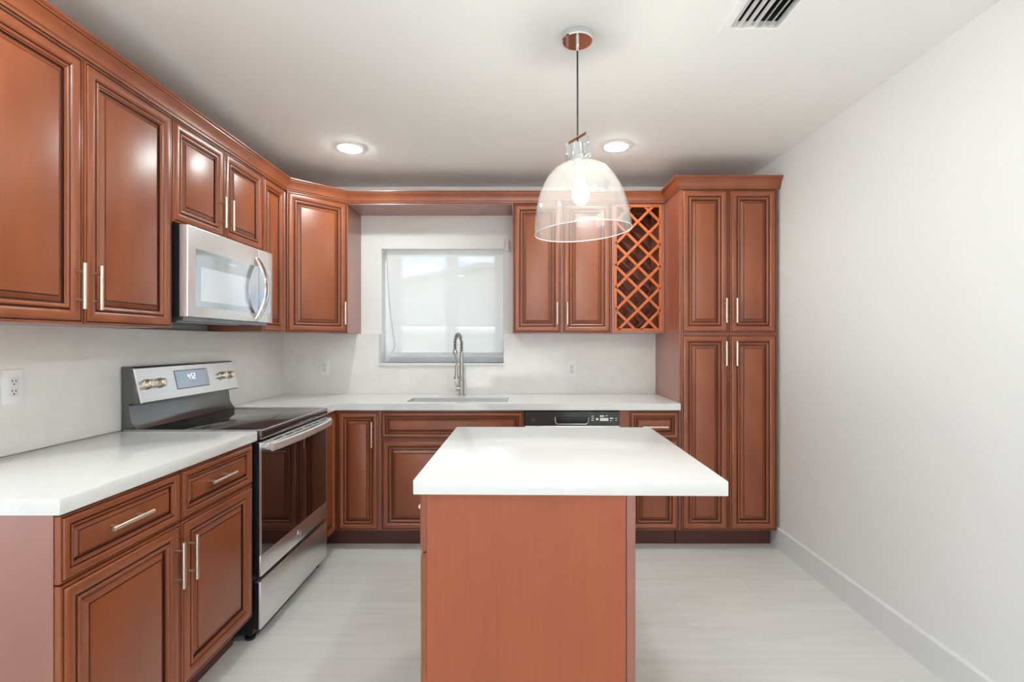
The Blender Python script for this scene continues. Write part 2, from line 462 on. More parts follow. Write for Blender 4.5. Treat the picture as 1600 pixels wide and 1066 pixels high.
# ---- left base cabinet, nearest the camera: two drawers over two doors
t = thing('base_cabinet', 'cherry base cabinet in left foreground with two drawers over two doors', 'cabinet', (-57, 67, 0), 'cherry base cabinets')
bd = MB(); bd.box(-70.8, -45.88, 49.3, 85.25, 4.5, 34.7)
link('body', bd, 'wood_side', t)
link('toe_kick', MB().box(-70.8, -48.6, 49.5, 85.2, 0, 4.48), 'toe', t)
for y0, y1 in ((49.4, 67.0), (67.25, 85.2)):
    d = door_part(t, 'drawer', (-45.85, y0, 27.6), EY, PX, y1 - y0, 6.75, 0.62)
    handle(d, (-45.85 + OUT * 0.8, (y0 + y1) / 2 - 0.7, 31.2), PX, False, EY)
    d = door_part(t, 'door', (-45.85, y0, 4.8), EY, PX, y1 - y0, 22.6)
    handle(d, (-45.85 + OUT, 65.75 if y0 < 60 else 68.45, 22.2), PX)

# ---- corner base cabinet: a door on each inner face
t = thing('corner_base_cabinet', 'cherry corner base cabinet between the range and sink cabinet', 'cabinet', (-55, 135, 0), 'cherry base cabinets')
bd = MB(); bd.prism([(-68.3, 116.2), (-45.88, 116.2), (-45.88, 124.78), (-34.45, 124.78), (-34.45, 145.7), (-68.3, 145.7)], 'z', 4.5, 34.7)
link('body', bd, 'wood_side', t)
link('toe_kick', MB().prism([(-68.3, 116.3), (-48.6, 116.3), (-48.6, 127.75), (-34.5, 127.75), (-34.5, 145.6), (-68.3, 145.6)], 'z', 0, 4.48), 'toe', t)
d = door_part(t, 'door', (-45.85, 116.3, 4.8), EY, PX, 7.7, 29.4, 0.75)
d = door_part(t, 'door', (-44.9, 124.75, 4.8), EX, NY, 10.2, 29.4, 0.85)
handle(d, (-36.05, 124.75 - OUT, 28.7), NY, L=6.3)

# ---- sink base
t = thing('base_cabinet', 'cherry sink base cabinet under window with wide plain drawer front', 'cabinet', (-16.4, 135, 0), 'cherry base cabinets')
bd = MB(); bd.box(-34.4, -28.9, 124.78, 145.7, 4.5, 34.7); bd.box(-2.2, 1.55, 124.78, 145.7, 4.5, 34.7)
bd.box(-28.9, -2.2, 124.78, 126.2, 4.5, 34.7); bd.box(-28.9, -2.2, 126.2, 145.7, 4.5, 24.5); bd.box(-28.9, -2.2, 137.2, 145.7, 24.5, 34.7)
link('body', bd, 'wood_side', t)
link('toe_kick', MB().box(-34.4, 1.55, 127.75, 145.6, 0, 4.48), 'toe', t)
door_part(t, 'drawer_front', (-34.05, 124.75, 27.6), EX, NY, 35.3, 6.6, 0.62)
for x0, x1, hx in ((-34.05, -16.55, -17.9), (-16.3, 1.25, -15.0)):
    d = door_part(t, 'door', (x0, 124.75, 4.8), EX, NY, x1 - x0, 22.55)
    handle(d, (hx, 124.75 - OUT, 22.2), NY)

# ---- drawer base beside the tall pantry
t = thing('base_cabinet', 'narrow cherry base cabinet between dishwasher and tall pantry', 'cabinet', (33, 135, 0), 'cherry base cabinets')
bd = MB(); bd.box(25.45, 40.2, 124.78, 145.7, 4.5, 34.7)
link('body', bd, 'wood', t)
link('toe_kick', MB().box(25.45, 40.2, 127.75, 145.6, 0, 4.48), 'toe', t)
d = door_part(t, 'drawer', (27.9, 124.75, 27.5), EX, NY, 12.15, 6.75, 0.62)
handle(d, (34.0, 124.75 - OUT * 0.8, 30.6), NY, False, EX, L=6.2)
d = door_part(t, 'door', (27.9, 124.75, 4.8), EX, NY, 12.15, 22.5, 0.9)
handle(d, (29.3, 124.75 - OUT, 22.2), NY)

# ---- tall pantry
t = thing('pantry_cabinet', 'tall cherry pantry cabinet with four doors beside the right wall', 'cabinet', (52.5, 137, 0))
link('body', MB().box(40.35, 64.55, 124.78, 148.9, 4.5, 90.0), 'wood_side', t)
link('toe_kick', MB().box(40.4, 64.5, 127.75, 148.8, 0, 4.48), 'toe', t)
for x0, hx in ((40.75, 51.45), (52.75, 54.05)):
    d = door_part(t, 'door', (x0, 124.75, 53.85), EX, NY, 11.7, 35.8, 1.0)
    handle(d, (hx, 124.75 - OUT, 59.4), NY)
    d = door_part(t, 'door', (x0, 124.75, 4.7), EX, NY, 11.7, 48.75, 1.0)
    handle(d, (hx, 124.75 - OUT, 48.75), NY)

# ---- wall cabinets on the left
UX = -58.92    # front of their boxes
t = thing('wall_cabinet', 'large cherry wall cabinet in left foreground with two tall doors', 'cabinet', (-65, 67.5, 54), 'cherry wall cabinets')
link('body', MB().box(-70.95, UX, 50.3, 84.25, 54.0, 90.0), 'wood_side', t)
for y0, y1, hy in ((50.4, 67.0, 65.75), (67.2, 84.2, 68.4)):
    d = door_part(t, 'door', (UX + 0.02, y0, 54.05), EY, PX, y1 - y0, 35.6)
    handle(d, (UX + OUT, hy, 59.05), PX)
t = thing('wall_cabinet', 'short cherry wall cabinet directly above the microwave', 'cabinet', (-65, 99.3, 72), 'cherry wall cabinets')
link('body', MB().box(-70.95, UX, 84.35, 114.1, 72.0, 90.0), 'wood_side', t)
for y0, y1, hy in ((84.45, 99.1, 97.7), (99.3, 114.0, 100.3)):
    d = door_part(t, 'door', (UX + 0.02, y0, 72.1), EY, PX, y1 - y0, 17.55, 0.95)
    handle(d, (UX + OUT, hy, 77.0), PX)
t = thing('wall_cabinet', 'narrow cherry wall cabinet between the microwave and corner cabinet', 'cabinet', (-65, 119.7, 54), 'cherry wall cabinets')
link('body', MB().box(-70.95, UX, 114.2, 125.2, 54.0, 90.0), 'wood_side', t)
door_part(t, 'door', (UX + 0.02, 114.3, 54.05), EY, PX, 10.4, 35.6, 0.9)
# ---- diagonal corner cabinet
t = thing('corner_wall_cabinet', 'cherry corner wall cabinet with one diagonal door left of window', 'cabinet', (-60, 138, 54), 'cherry wall cabinets')
A, Bp = Vector((-58.75, 125.3, 0)), Vector((-46.75, 137.3, 0))
link('body', MB().prism([(-70.95, 125.3), (A.x, A.y), (Bp.x, Bp.y), (-46.75, 148.9), (-70.95, 148.9)], 'z', 54.0, 90.0), 'wood_side', t)
ud = (Bp - A).normalized(); nd = Vector((1, -1, 0)).normalized()
o = A + ud * 0.55 + nd * 0.02 + Vector((0, 0, 54.05))
wd = (Bp - A).length - 0.95
d = door_part(t, 'door', o, ud, nd, wd, 35.6)
handle(d, A + ud * (0.55 + wd - 1.2) + nd * OUT + Vector((0, 0, 59.4)), nd)
# ---- board bridging over the window
tag(link('valance_board', MB().box(-46.6, -1.6, 136.9, 148.9, 89.3, 90.0), 'wood_side'), 'cherry board bridging the wall cabinets above the window', 'board')
# ---- wall cabinet right of the window
t = thing('wall_cabinet', 'cherry wall cabinet with two doors behind the glass pendant', 'cabinet', (12, 143, 54), 'cherry wall cabinets')
link('body', MB().box(-1.4, 25.75, 137.55, 148.9, 54.0, 90.0), 'wood_side', t)
for x0, hx in ((-1.3, 10.75), (12.35, 13.5)):
    d = door_part(t, 'door', (x0, 137.52, 54.05), EX, NY, 13.25, 35.6)
    handle(d, (hx, 137.52 - OUT, 59.4), NY)
# ---- wine rack
t = thing('wine_rack', 'open cherry wine rack cabinet with orange diagonal lattice beside pantry', 'wine rack', (33, 143, 54), 'cherry wall cabinets')
b = MB()
RX0, RX1, RY = 25.85, 40.25, 137.2
b.box(RX0, RX0 + 0.7, RY, 148.9, 54, 90); b.box(RX1 - 0.75, RX1, RY, 148.9, 54, 90)
b.box(RX0 + 0.7, RX1 - 0.75, RY, 148.9, 54, 54.7); b.box(RX0 + 0.7, RX1 - 0.75, RY, 148.9, 89.3, 90)
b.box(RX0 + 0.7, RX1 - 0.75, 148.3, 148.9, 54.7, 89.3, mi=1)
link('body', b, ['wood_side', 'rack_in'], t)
def lattice(y0, y1, name, mat, frame=True):
    x0, x1, z0, z1 = RX0 + 0.72, RX1 - 0.77, 54.72, 89.28
    fw = 0.62
    m = MB()
    if frame:
        m.box(x0, x0 + fw, y0, y1, z0, z1); m.box(x1 - fw, x1, y0, y1, z0, z1)
        m.box(x0 + fw, x1 - fw, y0, y1, z0, z0 + fw); m.box(x0 + fw, x1 - fw, y0, y1, z1 - fw, z1)
    ax0, ax1, az0, az1 = x0 + fw * 0.6, x1 - fw * 0.6, z0 + fw * 0.6, z1 - fw * 0.6
    a = (ax1 - ax0) / 4
    hw = 0.36
    # diagonals z = zt -/+ (x-ax0) through the nodes; clipped to the frame
    for sgn in (-1, 1):
        for kk in range(-8, 16):
            zc = (az1 - 0.37 * a - (a if True else 0)) - 2 * a * kk       # z on the left edge
            pts = []
            lo, hi = ax0, ax1
            za = lambda x: zc + sgn * (x - ax0)
            # clip in z
            for _ in (0,):
                xs = sorted([ax0 + (az0 - zc) / sgn, ax0 + (az1 - zc) / sgn])
                lo, hi = max(lo, xs[0]), min(hi, xs[1])
            if hi - lo < 0.4: continue
            p, q = Vector((lo, 0, za(lo))), Vector((hi, 0, za(hi)))
            d = (q - p).normalized(); nn = Vector((-d.z, 0, d.x)) * hw
            yo0, yo1 = (y0, (y0 + y1) / 2) if sgn > 0 else ((y0 + y1) / 2, y1)
            vs = [m.bm.verts.new((c.x, yy, c.z)) for yy in (yo0, yo1) for c in (p - nn, q - nn, q + nn, p + nn)]
            for fq in ((0, 1, 2, 3), (7, 6, 5, 4), (0, 4, 5, 1), (1, 5, 6, 2), (2, 6, 7, 3), (3, 7, 4, 0)):
                m.bm.faces.new([vs[i] for i in fq])
    return link(name, m, mat, t)
lattice(RY - 0.1, RY + 0.55, 'front_lattice', 'rack')
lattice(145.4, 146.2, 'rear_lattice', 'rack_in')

# ---- crown moulding along all the wall cabinets and the pantry
path = [(-58.15, 50.3), (-58.15, 125.0), (-46.5, 136.65), (40.3, 136.65), (40.3, 124.1), (65.2, 124.1)]
cp = [(-0.7, 90.03), (-0.02, 90.03), (-0.02, 89.7), (0.14, 89.7), (0.22, 90.05), (0.46, 90.2), (0.52, 90.42), (0.66, 90.9), (0.95, 91.4), (1.35, 91.78), (1.42, 91.9),
      (1.62, 91.92), (1.66, 92.12), (1.95, 92.25), (2.05, 92.35), (2.05, 92.6), (-0.7, 92.6)]
cp = [(o * 0.8 if o > 0 else o, z) for o, z in cp]
m = MB()
P = [Vector((p[0], p[1])) for p in path]
rings = []
for i, p in enumerate(P):
    d0 = (P[i] - P[i - 1]).normalized() if i else (P[1] - P[0]).normalized()
    d1 = (P[i + 1] - P[i]).normalized() if i < len(P) - 1 else d0
    n0, n1 = Vector((d0.y, -d0.x)), Vector((d1.y, -d1.x))
    mt = (n0 + n1); mt = mt / max(1e-6, mt.dot(n0))
    rings.append([m.bm.verts.new((p.x + mt.x * o, p.y + mt.y * o, z)) for o, z in cp])
for A_, B_ in zip(rings, rings[1:]):
    for k in range(len(cp)):
        j = (k + 1) % len(cp)
        m.bm.faces.new((A_[k], A_[j], B_[j], B_[k])).material_index = 1 if k in (2, 10) else 0
m.bm.faces.new(rings[0]); m.bm.faces.new(rings[-1][::-1])
tag(link('crown_moulding', m, ['wood', 'glaze'], angle=25), 'cherry crown moulding running along the top of all wall cabinets', 'moulding')

# ------------------------------------------------------------------ countertops
tag(link('countertop', MB().box(-68.35, -44.5, 48.5, 85.35, 34.75, 36.4, bevel=0.12), 'quartz'), 'white quartz countertop on left foreground base cabinet', 'countertop', 'white quartz countertops')
SX0, SX1, SY0, SY1 = -28.4, -2.5, 126.8, 136.2
m = MB()
m.box(-68.35, -44.9, 116.1, 145.75, 34.75, 36.4)
m.box(-44.9, SX0, 123.3, 145.75, 34.75, 36.4); m.box(SX1, 40.25, 123.3, 145.75, 34.75, 36.4)
m.box(SX0, SX1, 123.3, SY0, 34.75, 36.4); m.box(SX0, SX1, SY1, 145.75, 34.75, 36.4)
bmesh.ops.remove_doubles(m.bm, verts=m.bm.verts[:], dist=0.001)
tag(link('countertop', m, 'quartz', smooth=False), 'white quartz countertop along back wall with sink cut-out', 'countertop', 'white quartz countertops')
# sink bowl under the cut-out
m = MB()
for x0, x1, y0, y1 in ((SX0 - 0.4, SX0, SY0 - 0.4, SY1 + 0.4), (SX1, SX1 + 0.25, SY0 - 0.4, SY1 + 0.4), (SX0, SX1, SY0 - 0.4, SY0), (SX0, SX1, SY1, SY1 + 0.4)):
    m.box(x0, x1, y0, y1, 25.5, 34.72)
m.box(SX0 - 0.4, SX1 + 0.25, SY0 - 0.4, SY1 + 0.4, 25.0, 25.5)
t = thing('sink', 'undermount stainless steel sink set in back countertop', 'sink', (-15.4, 131.5, 25))
link('bowl', m, 'steel', t)
link('drain', MB().lathe([(0, 0.25), (1.2, 0.25), (1.7, 0.1), (1.7, 0)], (-15.4, 131.5, 25.5), seg=24), 'chrome', t)

# ------------------------------------------------------------------ faucet
fx, fy = -16.1, 142.9
t = thing('faucet', 'brushed nickel spring-neck kitchen faucet behind the sink', 'faucet', (fx, fy, 36.4))
link('base', MB().lathe([(0, 0), (1.15, 0), (1.15, 0.25), (0.85, 0.4), (0.82, 4.2), (0.62, 4.4), (0.60, 8.6), (0.5, 8.8), (0.46, 12.0), (0.40, 12.2), (0, 12.2)], (fx, fy, 36.4), seg=28), 'faucet', t)
arc = []
dx, dy = -0.18, -0.984
zt, R = 36.4 + 14.3, 3.0
for i in range(6): arc.append(Vector((fx, fy, 36.4 + 12.0 + 2.3 * i / 5)))
for i in range(1, 19):
    a = PI * i / 18
    arc.append(Vector((fx + dx * R * (1 - math.cos(a)), fy + dy * R * (1 - math.cos(a)), zt + math.sin(a) * R)))
for i in range(1, 4): arc.append(arc[-1] + Vector((0, 0, -0.5)))
link('hose', MB().tube(arc, 0.24, seg=10), 'slate', t)
coil = []
L = [0]
for p, q in zip(arc, arc[1:]): L.append(L[-1] + (q - p).length)
turns, steps = 19, 19 * 10
for s in range(steps + 1):
    dd = L[-1] * s / steps
    k = max(i for i in range(len(L)) if L[i] <= dd + 1e-9); k = min(k, len(arc) - 2)
    fr = (dd - L[k]) / (L[k + 1] - L[k]); p = arc[k].lerp(arc[k + 1], fr)
    d = (arc[k + 1] - arc[k]).normalized(); s1 = Vector((-dy, dx, 0)).normalized(); s2 = d.cross(s1)
    a = 2 * PI * turns * s / steps
    coil.append(p + (s1 * math.cos(a) + s2 * math.sin(a)) * 0.52)
link('spring', MB().tube(coil, 0.10, seg=6), 'faucet', t)
e = arc[-1]
link('collar', MB().lathe([(0, 0), (0.55, 0), (0.62, 0.2), (0.62, 1.0), (0.5, 1.2), (0, 1.2)], e - Vector((0, 0, 1.0)), seg=20), 'faucet', t)
hd = Vector((fx - 1.0, fy - 3.6, 36.4 + 8.6))
link('spray_hose', MB().tube([e - Vector((0, 0, 0.9)), e * 0.5 + hd * 0.5, hd], 0.26, seg=10), 'faucet', t)
link('spray_head', MB().lathe([(0, 0), (0.55, 0), (0.6, 0.3), (0.45, 2.2), (0.42, 3.6), (0.3, 3.8), (0, 3.8)], hd - Vector((0, 0, 3.7)), seg=20), 'faucet', t)
link('holder_arm', MB().tube([(fx, fy, 36.4 + 5.2), (fx - 0.5, fy - 1.8, 36.4 + 5.2), (fx - 1.0, fy - 3.6, 36.4 + 5.2)], 0.22, seg=10).lathe([(0.62, -0.3), (0.78, -0.3), (0.78, 0.3), (0.62, 0.3), (0.62, -0.3)], (fx - 1.0, fy - 3.6, 36.4 + 5.2), seg=20), 'faucet', t)
m = MB(); m.tube([(fx, fy, 38.2), (fx - 1.5, fy - 0.3, 38.3)], 0.75, seg=18)
m.tube([(fx - 1.2, fy - 0.3, 38.6), (fx - 1.9, fy - 0.5, 40.4)], [0.24, 0.16], seg=10)
link('lever', m, 'faucet', t)

# ------------------------------------------------------------------ outlets
def outlet(c, u, nrm, label, sc=1.0):
    t = thing('wall_outlet', label, 'outlet', c, 'white wall outlets')
    c, u, nv, v = Vector(c), Vector(u), Vector(nrm), Vector((0, 0, 1))
    def slab(m, a0, a1, b0, b1, o0, o1, bevel=0):
        p, q = c + u * a0 + v * b0 + nv * o0, c + u * a1 + v * b1 + nv * o1
        m.box(p.x, q.x, p.y, q.y, p.z, q.z, bevel=bevel); return m
    link('plate', slab(MB(), -1.45, 1.45, -2.3, 2.3, 0.01, 0.22, 0.08), 'white', t)
    so = link('socket', slab(MB(), -0.68, 0.68, -1.35, 1.35, 0.2, 0.30, 0.04), 'trim', t)
    m = MB()
    for b in (-0.72, 0.62):
        slab(m, -0.30, -0.20, b - 0.02, b + 0.36, 0.29, 0.315); slab(m, 0.20, 0.30, b - 0.02, b + 0.30, 0.29, 0.315); slab(m, -0.1, 0.1, b - 0.36, b - 0.18, 0.29, 0.315)
    link('slots', m, 'slot', so)
outlet((-68.4, 67.5, 45.6), EY, PX, 'white wall outlet on left wall above foreground countertop')
outlet((-56.3, 145.8, 44.2), EX, NY, 'white wall outlet on back wall left of window')
outlet((15.7, 145.8, 43.7), EX, NY, 'white wall outlet on back wall right of faucet')

# ------------------------------------------------------------------ roller shade
t = thing('roller_shade', 'sheer white roller shade pulled down over the kitchen window', 'shade', (-22, 150.5, 45.6))
link('fascia', MB().box(OX0, OX1 + 0.1, 148.3, 148.98, 79.3, 82.0), 'wall', t)
link('bracket', MB().box(OX1 + 0.6, OX1 + 1.5, 147.9, 148.97, 78.6, 82.2, bevel=0.1), 'splash', t)
link('fabric', MB().box(-39.55, -4.45, 150.5, 150.56, 48.4, 79.35), 'shade_fabric', t)
link('hem_bar', MB().box(-39.55, -4.45, 150.4, 150.7, 47.0, 48.4), 'hem', t)
cpts = [Vector((-39.3 + 0.1 * math.sin(i) * 0 + 2.3 * (i / 14) ** 2, 150.2, 78.5 - 27.5 * i / 14)) for i in range(15)]
cpts += [Vector((-37.1, 150.2, 50.2)), Vector((-37.3, 150.2, 49.2)), Vector((-37.9, 150.2, 48.6))]
link('pull_cord', MB().tube(cpts, 0.045, seg=6), 'grey_enamel', t)

# ------------------------------------------------------------------ range
t = thing('range', 'stainless electric range with black glass cooktop and oven door', 'range', (-56, 100.9, 0))
Y0, Y1 = 85.95, 115.85
b = MB(); b.box(-68.2, -45.6, Y0, Y1, 1.2, 35.6)
link('body', b, 'black', t)
for x, y in ((-46.6, 87.0), (-46.6, 114.6), (-66, 87.0), (-66, 114.6)):
    link('foot', MB().lathe([(0, 0), (0.85, 0), (0.9, 0.15), (0.9, 0.45), (0.5, 0.6), (0.45, 1.2), (0, 1.2)], (x, y, 0), seg=20), 'black', t)
ct = link('cooktop', MB().box(-68.2, -44.15, Y0 - 0.0, Y1, 34.95, 36.42, bevel=0.12), 'black_glass', t)
link('edge_trim', MB().tube([(-68, Y0 + 0.1, 36.42), (-44.2, Y0 + 0.1, 36.42), (-44.13, Y0 + 0.3, 36.42), (-44.13, Y1 - 0.3, 36.42), (-44.2, Y1 - 0.1, 36.42), (-68, Y1 - 0.1, 36.42)], 0.07, seg=8), 'steel_bright', ct)
link('lower_trim', MB().box(-44.5, -44.1, Y0 + 0.05, Y1 - 0.05, 34.86, 34.96), 'steel_bright', ct)
# backguard below and tilted control panel above
link('backguard', MB().prism([(-68.25, 36.43), (-65.6, 36.43), (-66.0, 36.9), (-66.7, 38.0), (-67.1, 41.0), (-68.25, 41.0)], 'y', Y0 + 0.1, Y1 - 0.1), 'grey_enamel', t)
cpn = link('control_panel', MB().prism([(-68.25, 41.0), (-64.9, 40.9), (-66.3, 47.1), (-66.7, 47.35), (-68.25, 47.35)], 'y', Y0, Y1, bevel=0.06), 'grey_enamel', t)
fn_ = Vector((6.2, 0, 1.4)).normalized()
def face_pt(y, z, out=0.0):
    k = (z - 40.9) / 6.2
    p = Vector((-64.9 - 1.4 * k, y, z)); return p + fn_ * out
def face_slab(m, y0, y1, z0, z1, o0, o1, mi=0):
    vs = [m.bm.verts.new(face_pt(y, z, o)) for o in (o0, o1) for (y, z) in ((y0, z0), (y1, z0), (y1, z1), (y0, z1))]
    for q in ((3, 2, 1, 0), (4, 5, 6, 7), (0, 1, 5, 4), (1, 2, 6, 5), (2, 3, 7, 6), (3, 0, 4, 7)):
        m.bm.faces.new([vs[i] for i in q]).material_index = mi
    return m
link('face_plate', face_slab(MB(), Y0 + 0.25, Y1 - 0.05, 41.1, 46.95, 0.0, 0.12), 'steel', cpn)
ds = link('display', face_slab(face_slab(MB(), 95.6, 105.6, 42.5, 46.1, 0.1, 0.15, 1), 95.75, 105.45, 42.65, 45.95, 0.1, 0.17), ['display', 'black'], cpn)
link('end_trim', face_slab(MB(), Y0 + 0.02, Y0 + 0.24, 41.0, 47.0, -0.1, 0.06), 'steel', cpn)
# clock digits, seven-segment strokes
seg7 = {'4': 'bcfg', '5': 'acdfg', '2': 'abdeg', ':': ''}
m = MB()
yy = 99.3
for ch in '4:52':
    if ch == ':':
        for z in (44.45, 44.95): face_slab(m, yy, yy + 0.1, z, z + 0.12, 0.17, 0.19)
        yy += 0.25; continue
    w_, h_, s_ = 0.5, 0.5, 0.11
    pos = {'a': (0, w_, 2 * h_, 2 * h_ + s_), 'd': (0, w_, 0, s_), 'g': (0, w_, h_, h_ + s_), 'b': (w_ - s_, w_, h_, 2 * h_), 'c': (w_ - s_, w_, 0, h_), 'f': (0, s_, h_, 2 * h_), 'e': (0, s_, 0, h_)}
    for k in seg7[ch]:
        a = pos[k]; face_slab(m, yy + a[0], yy + a[1], 44.2 + a[2], 44.2 + a[3], 0.17, 0.19)
    yy += 0.75
link('clock_digits', m, 'digits', ds)
for y in (88.2, 91.3, 110.4, 113.3):
    k = link('knob', MB().lathe([(0, 1.15), (0.62, 1.15), (0.74, 1.05), (0.78, 0.3), (0.95, 0.22), (0.95, 0.05), (0, 0.05)], face_pt(y, 44.1, 0.08), fn_, seg=28), 'nickel', t)
    g = MB(); c0 = face_pt(y, 44.1, 1.2)
    g.box(c0.x - 0.02, c0.x + 0.22, c0.y - 0.14, c0.y + 0.14, c0.z - 0.62, c0.z + 0.68, bevel=0.05)
    link('grip', g, 'nickel', k)
# oven door
DX0, DX1 = -45.55, -44.3
b = MB(); b.box(DX0, DX1, Y0 + 0.1, Y1 - 0.1, 11.1, 14.75, bevel=0.06); b.box(DX0, DX1, Y0 + 0.1, Y0 + 0.4, 14.75, 33.1); b.box(DX0, DX1, Y1 - 0.4, Y1 - 0.1, 14.75, 33.1)
b.box(DX0, DX1, Y0 + 0.1, Y1 - 0.1, 33.1, 34.3, bevel=0.06)
dr = link('oven_door', b, 'steel', t)
link('door_side', MB().box(DX0, DX1 - 0.25, Y0 + 0.02, Y0 + 0.09, 11.2, 34.2), 'black', dr)
link('door_glass', MB().box(DX0, DX1 + 0.02, Y0 + 0.4, Y1 - 0.4, 14.76, 33.08), 'oven_glass', dr)
link('vent_strip', MB().box(-44.3, -43.0, 86.4, 115.4, 33.75, 34.15, bevel=0.06), 'steel_bright', dr)
m = MB()
for i in range(6):
    y = 89.2 + i * 4.2
    m.box(-43.75, -43.25, y, y + 3.3, 34.13, 34.18)
link('vent_slots', m, 'slot', dr)
m = MB()
pts, n_ = [], 16
prev = None
for i in range(n_ + 1):
    y = 87.2 + (114.7 - 87.2) * i / n_
    xx = -42.95 + 0.75 * math.sin(PI * i / n_) ** 0.7
    pr = [m.bm.verts.new((xx + a, y, z)) for a, z in ((-0.25, 32.7), (0.12, 32.55), (0.28, 32.8), (0.28, 33.8), (0.12, 34.05), (-0.25, 33.9))]
    if prev:
        for k in range(6):
            m.bm.faces.new((prev[k], prev[(k + 1) % 6], pr[(k + 1) % 6], pr[k]))
    else: m.bm.faces.new(pr)
    prev = pr
m.bm.faces.new(prev[::-1])
for y in (87.3, 113.4): m.box(-44.3, -43.0, y, y + 1.2, 32.75, 33.85, bevel=0.05)
link('oven_handle', m, 'steel_bright', dr)
bx = DX1
bg_ = MB(); bg_.lathe([(0, 0.08), (0.72, 0.08), (0.8, 0.0)], (bx, 100.9, 12.9), (1, 0, 0), seg=32)
bd_ = link('badge', bg_, 'slate', dr)
m = MB()
ring = lambda r, a0, a1, cy=100.9, cz=12.9: [(bx + 0.1, cy + r * math.cos(a), cz + r * math.sin(a)) for a in [a0 + (a1 - a0) * k / 20 for k in range(21)]]
m.tube(ring(0.72, 0, 2 * PI), 0.05, seg=6)
m.tube(ring(0.26, 0.6, 5.6, 100.68, 12.95), 0.05, seg=6); m.tube(ring(0.24, -0.3, 4.9, 101.14, 12.9), 0.05, seg=6)
m.tube([(bx + 0.1, 100.9, 12.93), (bx + 0.1, 101.37, 12.95)], 0.04, seg=6)
link('badge_emblem', m, 'steel_bright', bd_)
dw = MB(); dw.box(-45.55, DX1, Y0 + 0.1, Y1 - 0.1, 2.0, 10.2, bevel=0.1)
link('drawer', dw, 'steel', t)
link('side_edge', MB().box(-45.55, DX1 - 0.35, Y0 + 0.02, Y0 + 0.09, 2.1, 10.1), 'black', t)

# ------------------------------------------------------------------ microwave
t = thing('microwave', 'stainless over-range microwave with bowed handle above the range', 'microwave', (-63, 99.3, 55.5))
MY0, MY1 = 84.75, 114.0
link('body', MB().box(-70.9, -57.6, MY0, MY1, 55.9, 71.9), 'black', t)
link('underside', MB().box(-70.5, -57.0, MY0 + 0.3, MY1 - 0.3, 55.3, 55.9).box(-70.4, -58.6, MY0 + 1, MY1 - 9, 55.05, 55.32), 'grey_enamel', t)
d = link('door', MB().box(-57.58, -56.05, MY0 + 0.05, 108.0, 55.95, 71.7, bevel=0.18, seg=3).box(-57.58, -56.05, 108.05, MY1 - 0.05, 55.95, 71.7, bevel=0.08), 'steel_bright', t)
link('window_glass', MB().box(-56.1, -56.0, 86.8, 107.9, 57.8, 67.9), 'mirror_glass', d)
link('window_screen', MB().box(-56.1, -55.985, 88.2, 104.4, 58.9, 64.9), 'mirror_screen', d)
link('control_glass', MB().box(-56.1, -56.0, 108.1, 113.0, 57.8, 67.9), 'mirror_glass', t)
link('brand_mark', MB().box(-56.05, -55.99, 96.5, 99.3, 66.55, 66.85), 'mirror_screen', d)  # faint brand mark on the door glass
m = MB(); prev = None
for i in range(21):
    a = i / 20
    z = 56.5 + 13.1 * a
    xx = -55.85 + 2.15 * math.sin(PI * a) ** 0.85
    pr = [m.bm.verts.new((xx + c, 107.1 + e_, z)) for c, e_ in ((-0.25, -0.75), (0.12, -0.7), (0.26, -0.45), (0.26, 0.45), (0.12, 0.7), (-0.25, 0.75))]
    if prev:
        for k in range(6): m.bm.faces.new((prev[k], prev[(k + 1) % 6], pr[(k + 1) % 6], pr[k]))
    else: m.bm.faces.new(pr)
    prev = pr
m.bm.faces.new(prev[::-1])
link('handle', m, 'chrome', d, angle=40)

# ------------------------------------------------------------------ dishwasher
t = thing('dishwasher', 'dishwasher with dark control panel under back countertop', 'dishwasher', (13.5, 135, 0))
link('body', MB().box(1.75, 25.3, 125.4, 145.6, 0.5, 34.5), 'black', t)
link('door', MB().box(1.75, 25.3, 124.0, 125.38, 4.6, 30.75, bevel=0.08), 'steel', t)
link('kick_plate', MB().box(1.75, 25.3, 126.5, 125.4, 0.5, 4.5), 'black', t)
b = MB()
PXa, PXb, Za, Zb_ = 9.2, 17.6, 31.2, 33.0
b.box(1.75, PXa, 123.95, 125.38, 30.8, 34.3); b.box(PXb, 25.3, 123.95, 125.38, 30.8, 34.3)
b.box(PXa, PXb, 123.95, 125.38, 30.8, Za); b.box(PXa, PXb, 123.95, 125.38, Zb_, 34.3); b.box(PXa, PXb, 124.9, 125.38, Za, Zb_)
cpn = link('control_panel', b, 'slate', t)
link('pocket_recess', MB().box(PXa + 0.02, PXb - 0.02, 124.86, 124.89, Za + 0.02, Zb_ - 0.02).box(PXa + 0.9, PXb - 0.9, 123.93, 124.1, Zb_ - 0.75, Zb_ - 0.02), 'black', cpn)  # thin black sheet paints shade into the pocket; black band along its top
link('handle_pocket', MB().tube([(PXa + 0.1, 123.9, Zb_), (PXa + 0.15, 123.88, 31.7), (PXa + 0.6, 123.88, 31.25), (PXb - 0.6, 123.88, 31.25), (PXb - 0.15, 123.88, 31.7), (PXb - 0.1, 123.9, Zb_)], 0.13, seg=8), 'steel', cpn)
m = MB()
for x, z, w_, h_ in ((18.3, 33.1, 0.6, 0.16), (18.3, 32.6, 0.6, 0.16), (18.3, 32.1, 0.6, 0.16), (19.4, 32.2, 0.6, 0.5), (20.4, 33.0, 1.0, 0.4), (20.4, 32.0, 2.1, 0.75), (21.8, 33.2, 0.5, 0.16), (22.9, 32.5, 0.8, 0.3), (22.9, 32.0, 0.5, 0.14), (24.2, 32.6, 0.5, 0.14), (24.2, 32.1, 0.4, 0.12)):
    m.box(x, x + w_, 123.9, 123.96, z, z + h_)
link('buttons', m, 'white', cpn)
